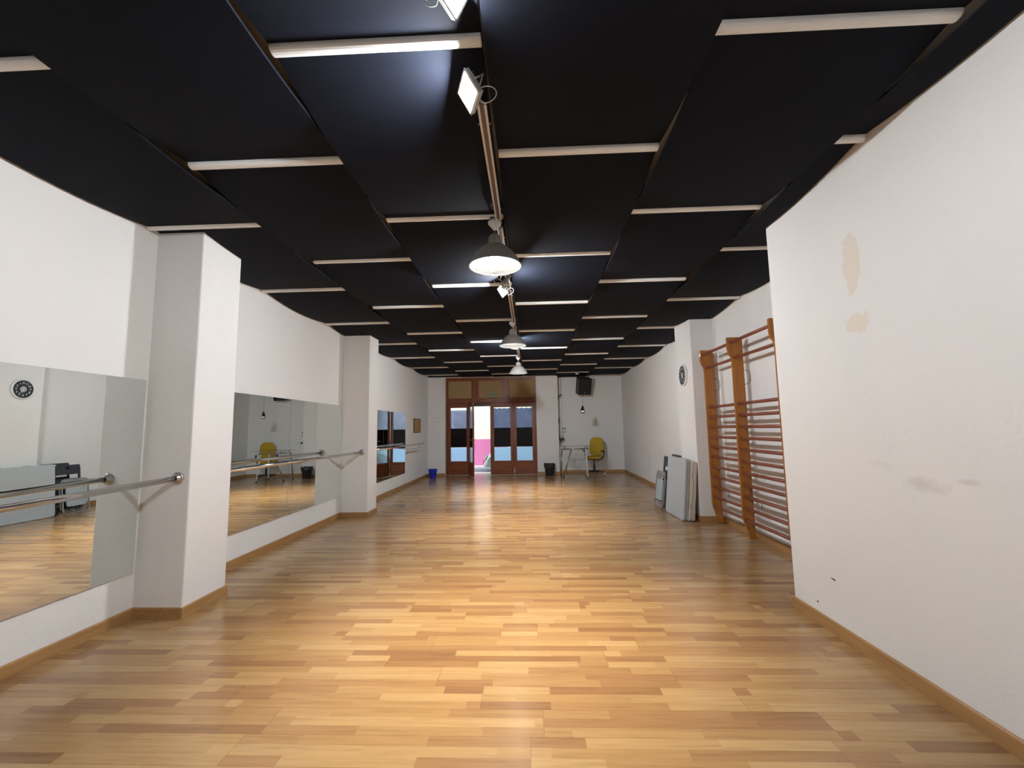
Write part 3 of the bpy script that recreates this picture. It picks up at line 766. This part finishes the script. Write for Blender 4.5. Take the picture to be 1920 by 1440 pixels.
# ------------------------------------------------------------------ alcove: desk, chair, bin, small things
dk = empty('glass_desk', (1.27, 12.35, 0))
MB().prism(rbox_poly(-0.46, 0.52, -0.36, 0.36, 0.03), 'z', 0.845, 0.855, M['table_glass']).build('desk_top', dk)['label'] = 'clear glass desk top'
f = MB()
f.tube([(-0.36, -0.22, 0.765), (0.36, -0.22, 0.765)], 0.012, M['steel'], 10); f.tube([(-0.36, 0.22, 0.765), (0.36, 0.22, 0.765)], 0.012, M['steel'], 10)
f.tube([(-0.20, -0.22, 0.765), (-0.20, 0.22, 0.765)], 0.010, M['black_plastic'], 10); f.tube([(0.20, -0.22, 0.765), (0.20, 0.22, 0.765)], 0.010, M['black_plastic'], 10)
f.build('under_frame', dk)
for k, (x, y, tx, ty) in enumerate(((-0.13, -0.22, -0.37, -0.16), (0.26, -0.24, 0.265, -0.40), (-0.36, 0.20, -0.40, 0.28), (0.30, 0.22, 0.34, 0.28))):
    mm = M['chrome'] if k % 2 == 0 else M['white_plastic']
    lg = MB().tube([(x, y, 0.775), (tx, ty, 0.03)], [0.016, 0.020], mm, 14).build('leg', dk)
    if k in (1,): lg['label'] = 'white painted leg'
    MB().lathe([(0, 0), (0.024, 0), (0.024, 0.018), (0.014, 0.03), (0, 0.03)], M['black_plastic'], c=(tx, ty, 0), seg=16).build('foot', lg)
for x, y in ((-0.30, -0.22), (0.30, -0.22), (-0.30, 0.22), (0.30, 0.22)):
    MB().lathe([(0, 0.775), (0.018, 0.776), (0.018, 0.8445), (0, 0.8448)], M['steel'], c=(x, y, 0), seg=16).build('spacer', dk)
tag(dk, 'glass-topped desk on chrome legs in the back right alcove', 'desk')

oc = empty('office_chair', (1.86, 12.92, 0), math.radians(-28))     # faces local -y
def rounded_slab(mb, w0, d0, t0, zc, m, crown=0.02, n=10):
    pass
s = MB()
s.prism(rbox_poly(-0.235, 0.235, -0.23, 0.22, 0.09, 6), 'z', 0.455, 0.52, M['yellow_fabric'])
so = s.build('seat', oc, 0.025, segs=4); so['label'] = 'mustard yellow seat cushion'
MB().prism(rbox_poly(-0.20, 0.20, -0.19, 0.19, 0.07, 6), 'z', 0.425, 0.458, M['black_plastic']).build('seat_shell', oc, 0.01)
bk = MB(); outline = []
for k in range(32):
    a = 2*PI*k/32; cx_, cz_ = math.cos(a), math.sin(a)
    wv = 0.215*(abs(cx_)**0.6)*(1 if cx_ > 0 else -1); hv = 0.275*(abs(cz_)**0.6)*(1 if cz_ > 0 else -1)
    outline.append((wv*(1-0.10*cz_), hv))
mt = Matrix.Translation((0, 0.235, 0.80)) @ Matrix.Rotation(math.radians(-8), 4, 'X')
bk.prism(outline, 'y', -0.03, 0.03, M['yellow_fabric'], mt)
bko = bk.build('backrest', oc, 0.022, segs=4); bko['label'] = 'mustard yellow rounded backrest'
MB().prism([(x*0.96, z*0.96) for x, z in outline], 'y', 0.028, 0.045, M['black_plastic'], mt).build('back_shell', oc, 0.006)
MB().tube([(0, 0.12, 0.43), (0, 0.24, 0.43), (0, 0.30, 0.50), (0, 0.295, 0.70)], 0.016, M['black_plastic'], 10).build('back_support', oc)
for sgn in (-1, 1):
    ar = MB(); ar.tube([(sgn*0.18, 0.02, 0.44), (sgn*0.25, 0.02, 0.46), (sgn*0.285, 0.03, 0.56), (sgn*0.285, 0.05, 0.64), (sgn*0.28, 0.03, 0.675), (sgn*0.275, -0.06, 0.685), (sgn*0.27, -0.14, 0.67)], [0.016, 0.018, 0.019, 0.020, 0.023, 0.024, 0.018], M['black_plastic'], 12)
    ar.build('armrest', oc)
MB().lathe([(0, 0.425), (0.03, 0.42), (0.025, 0.40), (0.014, 0.39), (0.014, 0.28), (0.026, 0.275), (0.028, 0.12), (0.045, 0.10), (0.045, 0.075), (0, 0.07)], M['black_plastic'], seg=20).build('gas_lift', oc)
bs = MB()
for k in range(5):
    a = 2*PI*k/5+0.3; d = Vector((math.cos(a), math.sin(a), 0))
    bs.tube([d*0.02+Vector((0, 0, 0.10)), d*0.16+Vector((0, 0, 0.092)), d*0.29+Vector((0, 0, 0.066))], [0.024, 0.018, 0.013], M['black_plastic'], 10)
bs.build('star_base', oc)
for k in range(5):
    a = 2*PI*k/5+0.3; d = Vector((math.cos(a), math.sin(a), 0)); n = Vector((-d.y, d.x, 0))
    cst = MB()
    for s_ in (-1, 1):
        c0 = d*0.29+n*(s_*0.016)+Vector((0, 0, 0.026))
        cst.tube([c0-n*0.008, c0+n*0.008], 0.032, M['steel'], 16)
    cst.box(-0.010, 0.010, -0.010, 0.010, 0.03, 0.062, M['black_plastic'], Matrix.Translation(d*0.29))
    cst.build('castor', oc)
tag(oc, 'mustard yellow swivel office chair with black arms behind the glass desk', 'chair')

bn = empty('waste_bin', (0.55, 12.80, 0))
MB().lathe([(0, 0.0), (0.115, 0.0), (0.122, 0.01), (0.150, 0.30), (0.156, 0.31), (0.150, 0.312), (0.146, 0.30), (0.118, 0.02), (0, 0.015)], M['black_plastic'], seg=32).build('bin_body', bn)
lin = MB(); rng = random.Random(3); n = 36; prof = []
rad = [0.159+0.012*rng.random() for _ in range(n)]; zz = [0.325+0.030*rng.random() for _ in range(n)]; zl = [0.22+0.03*rng.random() for _ in range(n)]
v = []; 
for k in range(n):
    a = 2*PI*k/n; c_, s_ = math.cos(a), math.sin(a)
    for r_, z in ((rad[k]*0.98, zl[k]), (rad[k], zz[k]-0.02), (rad[k]*0.96, zz[k]), (0.140, 0.30), (0.12, 0.10)): v.append((r_*c_, r_*s_, z))
lin._add(v, [(5*k+i, 5*((k+1) % n)+i, 5*((k+1) % n)+i+1, 5*k+i+1) for k in range(n) for i in range(4)], M['black_plastic'], True)
lin.build('bin_liner', bn)['label'] = 'crumpled black bin liner'
tag(bn, 'black waste bin with liner in front of the white pier', 'waste bin')

bk = empty('bucket', (-2.78, 12.42, 0))
MB().lathe([(0, 0.0), (0.088, 0.0), (0.092, 0.008), (0.118, 0.215), (0.128, 0.222), (0.130, 0.255), (0.124, 0.258), (0.120, 0.222), (0.090, 0.02), (0, 0.015)], M['blue_plastic'], seg=32).build('bucket_body', bk)
MB().tube([(0.132, 0, 0.235)]+[(0.132*math.cos(a), -0.10*math.sin(a), 0.235-0.055*math.sin(a)) for a in [PI*k/10 for k in range(1, 10)]]+[(-0.132, 0, 0.235)], 0.003, M['steel'], 8).build('handle', bk)
tag(bk, 'blue plastic bucket in the far left corner', 'bucket')

# speaker hung high on the alcove wall
sk = empty('loudspeaker', (1.66, 13.22, 2.62), math.radians(12))
mt = Matrix.Rotation(math.radians(16), 4, 'X')
mb = MB(); mb.box(-0.20, 0.20, -0.16, 0.14, -0.25, 0.25, M['black_plastic'], mt); mb.build('cabinet', sk, 0.012)
MB().box(-0.185, 0.185, -0.166, -0.159, -0.235, 0.235, M['black_fabric'], mt).build('grille', sk)
MB().lathe([(0, 0.0), (0.012, 0), (0.012, 0.004), (0, 0.005)], M['steel'], c=mt @ Vector((-0.01, -0.166, -0.19)), seg=14, mtx=mt @ Matrix.Rotation(PI/2, 4, 'X')).build('badge', sk)
MB().tube([(0, 0.08, 0.05), (0, 0.22, 0.10), (0.05, 0.262, 0.12)], 0.014, M['black_plastic'], 10).build('wall_mount', sk)
tag(sk, 'black loudspeaker mounted high on the alcove wall', 'loudspeaker')

# small hanging chrome lamp above the desk
hl = empty('hanging_lamp', (1.47, 12.05, 1.80))
MB().tube([(0, 0, 0.12), (0, 0, 1.14)], 0.0025, M['cable_black'], 8).build('cord', hl)
MB().lathe([(0.0, 0.16), (0.022, 0.155), (0.030, 0.125), (0.046, 0.095), (0.066, 0.045), (0.072, 0.0), (0.066, -0.05), (0.062, -0.05), (0.066, 0.0), (0.060, 0.042), (0.0, 0.11)], M['chrome'], seg=28).build('shade', hl)
MB().lathe([(0, 1.165), (0.04, 1.16), (0.038, 1.135), (0, 1.13)], M['white_plastic'], seg=20).build('ceiling_rose', hl)
tag(hl, 'small chrome pendant lamp hanging on a thin cord above the glass desk', 'pendant lamp')

# conduit, wall lamp, phone, shelf in the alcove corner
cd = MB()
for x in (0.93, 0.99): cd.tube([(x, YA-0.012, 0.85), (x, YA-0.012, 2.93)], 0.009, M['cable_white'], 8)
o = cd.build('cable_conduit'); tag(o, 'pair of thin white conduits running up the alcove corner', 'conduit')
sf = empty('wall_shelf', (0.95, YA-0.11, 1.02))
MB().box(-0.088, 0.10, -0.10, 0.11, -0.012, 0.010, M['black_plastic']).build('shelf_board', sf, 0.003)
MB().box(-0.02, 0.0, -0.06, 0.11, -0.08, -0.012, M['black_plastic']).build('bracket', sf)
tag(sf, 'small black shelf on the alcove wall above the desk', 'shelf')
rt_ = empty('router', (0.955, YA-0.12, 1.03))
MB().box(-0.07, 0.08, -0.06, 0.06, 0.0, 0.03, M['black_plastic']).build('case', rt_, 0.006)
for x in (-0.05, 0.06): MB().tube([(x, 0.05, 0.03), (x, 0.055, 0.13)], 0.004, M['black_plastic'], 8).build('antenna', rt_)
tag(rt_, 'flat black router box lying on the small shelf', 'router')
sn = empty('switch_box', (1.04, YA, 1.30))
MB().box(-0.055, 0.055, -0.035, -0.001, -0.085, 0.075, M['grey_plastic']).build('case', sn, 0.006)
MB().box(-0.04, 0.04, -0.040, -0.034, -0.06, 0.02, M['white_plastic']).build('cover', sn, 0.002)
tag(sn, 'grey switch box on the alcove wall above the shelf', 'switch box')
ch = MB().box(1.13, 1.52, YA-0.022, YA-0.001, 1.03, 1.05, M['white_plastic'])
o = ch.build('cable_trunking', bevel=0.003); tag(o, 'short white horizontal cable trunking right of the small shelf', 'cable trunking')
wl = empty('wall_lamp', (0.86, 13.28, 2.30))
MB().box(0.001, 0.018, -0.035, 0.035, -0.06, 0.06, M['black_plastic']).build('wall_plate', wl, 0.003)
MB().tube([(0.015, 0, -0.02), (0.05, 0, 0.0), (0.085, 0, 0.055), (0.12, 0, 0.075)], [0.010, 0.010, 0.02, 0.024], M['black_plastic'], 12).build('lamp_arm', wl)
tag(wl, 'small black wall lamp high on the inner side of the white pier', 'wall lamp')
s2 = MB().box(0.861, 0.89, 13.18, 13.26, 1.50, 1.66, M['black_plastic']); o = s2.build('switch', bevel=0.004)
tag(o, 'small black switch on the inner side of the white pier', 'switch')
sm = MB().lathe([(0, 0.0), (0.05, 0), (0.05, -0.02), (0.03, -0.032), (0, -0.035)], M['white_plastic'], c=(1.40, 12.55, 0), seg=24)
o = sm.build('smoke_detector', None, loc=(0, 0, ZB-0.058)); tag(o, 'round white smoke detector on the black ceiling above the desk', 'smoke detector')
df = MB().box(2.03, 2.07, YA-0.03, YA-0.001, 0.33, 0.62, M['grey_plastic']); o = df.build('wall_box', bevel=0.004)
tag(o, 'narrow grey box low on the alcove wall right of the office chair', 'wall box')

# ------------------------------------------------------------------ folding tables and chairs leaning on the right pillar
def folding_table(loc, lean, y_len, h, th, m1, m2, label, twist=0.0):
    r_ = empty('folding_table', loc, twist)
    mt = Matrix.Rotation(lean, 4, 'Y')
    def half(x0, x1, m, nm, lab=None):
        mb = MB(); mb.prism(rbox_poly(-y_len/2, y_len/2, 0.0, h, 0.045, 6), 'x', x0, x1, m, mt); o = mb.build(nm, r_, 0.008, segs=3)
        if lab: o['label'] = lab
    half(0, th*0.48, m1, 'table_half'); half(th*0.52, th, m2, 'table_half')
    hg = MB()
    for z in (0.25*h, 0.75*h): hg.box(th*0.40, th*0.60, -y_len/2-0.004, -y_len/2+0.004, z-0.03, z+0.03, M['steel'], mt)
    hg.build('hinge', r_)
    lt = MB(); lt.box(th*0.46, th*0.54, -0.05, 0.05, h-0.004, h+0.006, M['black_plastic'], mt); lt.build('latch', r_)
    tag(r_, label, 'folding table', 'folded tables leaning on the right pillar')
L_ = 0.115
L_ = 0.095
folding_table((2.155, 6.85, 0.004), L_, 0.80, 0.88, 0.072, M['table_grey'], M['table_grey_under'], 'grey folded table, front of the stack leaning on the right pillar')
folding_table((2.232, 6.83, 0.004), L_, 0.80, 0.86, 0.040, M['table_cream'], M['table_cream'], 'cream folded table in the middle of the stack on the right pillar')
folding_table((2.277, 6.82, 0.004), L_, 0.80, 0.84, 0.038, M['table_pink'], M['table_pink'], 'pinkish beige folded table, rearmost of the stack against the right pillar')

def silver_chair():
    r_ = empty('folding_chair', (2.125, 7.575, 0.0))
    mt = Matrix.Rotation(0.15, 4, 'Y')
    def loop(y, z0, z1, rr, x):
        pts = []
        for (cy_, cz_, s0) in ((y-rr, z1-rr, 0), (-y+rr, z1-rr, PI/2), (-y+rr, z0+rr, PI), (y-rr, z0+rr, 1.5*PI)):
            for k in range(6):
                a = s0+PI/2*k/5; pts.append(mt @ Vector((x, cy_+rr*math.cos(a), cz_+rr*math.sin(a))))
        return pts
    MB().tube(loop(0.225, 0.02, 0.60, 0.05, 0.0), 0.011, M['tube_grey'], 12, closed=True).build('outer_frame', r_)
    MB().tube(loop(0.200, 0.05, 0.50, 0.05, 0.03), 0.010, M['tube_grey'], 12, closed=True).build('inner_frame', r_)
    MB().tube(loop(0.215, 0.085, 0.56, 0.05, 0.055), 0.010, M['tube_grey'], 12, closed=True).build('rear_frame', r_)
    MB().prism(rbox_poly(-0.165, 0.165, 0.13, 0.47, 0.03), 'x', -0.012, 0.010, M['pale_seat'], mt).build('seat', r_, 0.005)['label'] = 'pale grey seat panel'
    MB().prism(rbox_poly(-0.20, 0.20, 0.50, 0.61, 0.03), 'x', -0.014, 0.012, M['tube_grey'], mt).build('backrest', r_, 0.004)
    for y in (-0.09, 0.0, 0.09):
        MB().box(-0.010, 0.022, y-0.022, y+0.022, 0.115, 0.150, M['black_plastic'], mt).build('seat_clip', r_, 0.002)
    tag(r_, 'silver tubular folding chair with a pale grey seat, folded against the black ones', 'chair', 'folded chairs leaning beside the right pillar')
silver_chair()
def black_chair(loc, h, label, lean=0.14, wdt=0.42):
    r_ = empty('folding_chair', loc)
    mt = Matrix.Rotation(lean, 4, 'Y'); w2 = wdt/2
    for s_ in (-1, 1):
        MB().box(0.0, 0.028, s_*w2-0.016, s_*w2+0.016, 0.0, h-0.02, M['dark_grey_plastic'], mt).build('leg', r_, 0.006)
        MB().box(0.035, 0.060, s_*(w2-0.03)-0.014, s_*(w2-0.03)+0.014, 0.0, h*0.72, M['dark_grey_plastic'], mt).build('leg', r_, 0.006)
    # back slab with a triangular hand hole
    mb = MB()
    mb.box(0.0, 0.025, -w2, -0.035, h-0.17, h, M['dark_grey_plastic'], mt); mb.box(0.0, 0.025, 0.035, w2, h-0.17, h, M['dark_grey_plastic'], mt)
    mb.box(0.0, 0.025, -0.035, 0.035, h-0.17, h-0.075, M['dark_grey_plastic'], mt); mb.box(0.0, 0.025, -0.035, 0.035, h-0.022, h, M['dark_grey_plastic'], mt)
    mb.build('backrest', r_)
    MB().prism(rbox_poly(-w2+0.02, w2-0.02, 0.16, h-0.24, 0.03), 'x', 0.004, 0.030, M['dark_grey_plastic'], mt).build('seat', r_, 0.005)
    MB().box(0.005, 0.022, -w2+0.02, w2-0.02, 0.07, 0.10, M['dark_grey_plastic'], mt).build('crossbar', r_)
    tag(r_, label, 'chair', 'folded chairs leaning beside the right pillar')
black_chair((2.225, 7.53, 0.0), 0.85, 'black plastic folding chair, folded, directly behind the silver folding chair', 0.12)
black_chair((2.325, 7.42, 0.0), 0.885, 'black plastic folding chair, folded, rearmost beside the right pillar', 0.12, 0.44)

# socket behind the wall bars
o = MB().box(XR(5.2)-0.012, XR(5.2)-0.0005, 5.16, 5.24, 0.27, 0.35, M['white_plastic']).build('wall_socket', bevel=0.003)
tag(o, 'white wall socket low behind the near wall bars', 'socket')

# ------------------------------------------------------------------ street outside
ZS = -0.12
struct(MB().box(-14, 12, YA+0.15, 19, ZS-0.1, ZS, M['asphalt']), 'street', 'grey asphalt street outside the doors', cat='street')
struct(MB().box(-14, 12, 16.5, 17.3, ZS, ZS+0.07, M['pavement']), 'pavement', 'pale pavement along the pink wall across the street', cat='pavement')
struct(MB().box(-2.9, 0.9, YB+0.12, YA+0.65, ZS, -0.012, M['pavement']), 'door_step', 'pale threshold step outside the doors', cat='step')
fc = MB(); fc.box(-14, 12, 17.3, 17.6, ZS, 0.97, M['pink_wall']); fc.box(-14, 12, 17.31, 17.6, 0.97, 5.2, M['cream_wall'])
struct(fc, 'street_wall', 'cream house wall with a pink lower band across the street', cat='wall')
sw = empty('street_window', (-3.05, 17.31, 1.42)); 
MB().box(-0.75, 0.75, -0.03, -0.001, -0.75, 0.62, M['film_grey'] if False else M['grey_plastic']).build('shutter', sw, 0.004)
f = MB()
for x0, x1, z0, z1 in ((-0.82, 0.82, 0.62, 0.70), (-0.82, 0.82, -0.82, -0.75), (-0.82, -0.75, -0.75, 0.62), (0.75, 0.82, -0.75, 0.62), (-0.04, 0.04, -0.75, 0.62)): f.box(x0, x1, -0.05, -0.001, z0, z1, M['white_plastic'])
f.build('window_frame', sw, 0.004)
tag(sw, 'grey shuttered window of the house across the street', 'window')

def car():
    r_ = empty('car', (-1.62, 15.45, ZS))       # front bumper at x=0, body along +x, y centre
    W2 = 0.86
    body = [(0.02, 0.22), (0.0, 0.32), (0.03, 0.46), (0.10, 0.56), (0.28, 0.68), (0.60, 0.80), (1.00, 0.88), (1.20, 0.92), (3.60, 0.96), (4.05, 0.92), (4.15, 0.80), (4.18, 0.45), (4.10, 0.22)]
    mb = MB(); i = mb.mi(M['car_paint']); n = len(body); rows = []
    for yy, k in ((-W2, 0.93), (-W2+0.05, 1.0), (-W2*0.55, 1.02), (0, 1.03), (W2*0.55, 1.02), (W2-0.05, 1.0), (W2, 0.93)):
        t_ = abs(yy)/W2; inset = 0.16*t_**3
        rows.append([mb.bm.verts.new((x+inset*(1 if x < 2 else -1)*(1-min(x, 4.18-x)/2.09), yy, 0.22+(z-0.22)*k)) for x, z in body])
    for a, c in zip(rows, rows[1:]):
        for k in range(n):
            f_ = mb.bm.faces.new((a[k], a[(k+1) % n], c[(k+1) % n], c[k])); f_.smooth = True; f_.material_index = i
    mb.bm.faces.new(rows[0]); mb.bm.faces.new(rows[-1][::-1])
    mb.build('body', r_, weld=False)
    cab = [(0.95, 0.88), (1.55, 1.34), (1.75, 1.42), (3.10, 1.42), (3.45, 1.34), (3.95, 0.94)]
    mb = MB(); mb.prism(cab, 'y', -0.72, 0.72, M['car_glass']); mb.build('windows', r_, 0.05, segs=3)
    mb = MB(); mb.prism([(1.60, 1.36), (1.80, 1.45), (3.08, 1.45), (3.42, 1.36)], 'y', -0.70, 0.70, M['car_paint']); mb.build('roof', r_, 0.02)
    for x in (0.78, 3.35):
        for s_ in (-1, 1):
            wh = MB().tube([(x, s_*W2-s_*0.20, 0.30), (x, s_*W2+s_*0.005, 0.30)], 0.30, M['rubber'], 28).build('wheel', r_, 0.02)
            MB().tube([(x, s_*W2, 0.30), (x, s_*(W2+0.012), 0.30)], 0.19, M['steel'], 20).build('hubcap', wh)
    for s_ in (-1, 1):
        hl_ = MB(); hl_.lathe([(0, 0.03), (0.07, 0.022), (0.10, 0.0)], M['headlight'], seg=20, mtx=Matrix.Translation((0.12, s_*0.60, 0.52)) @ Matrix.Rotation(math.radians(-60), 4, 'Y') @ Matrix.Diagonal((1, 1.3, 1, 1))); hl_.build('headlight', r_)
    MB().box(-0.012, 0.03, -0.26, 0.26, 0.30, 0.40, M['black_plastic']).build('grille', r_, 0.004)
    tag(r_, 'pale green car parked across the street, its front showing in the doorway', 'car')
car()
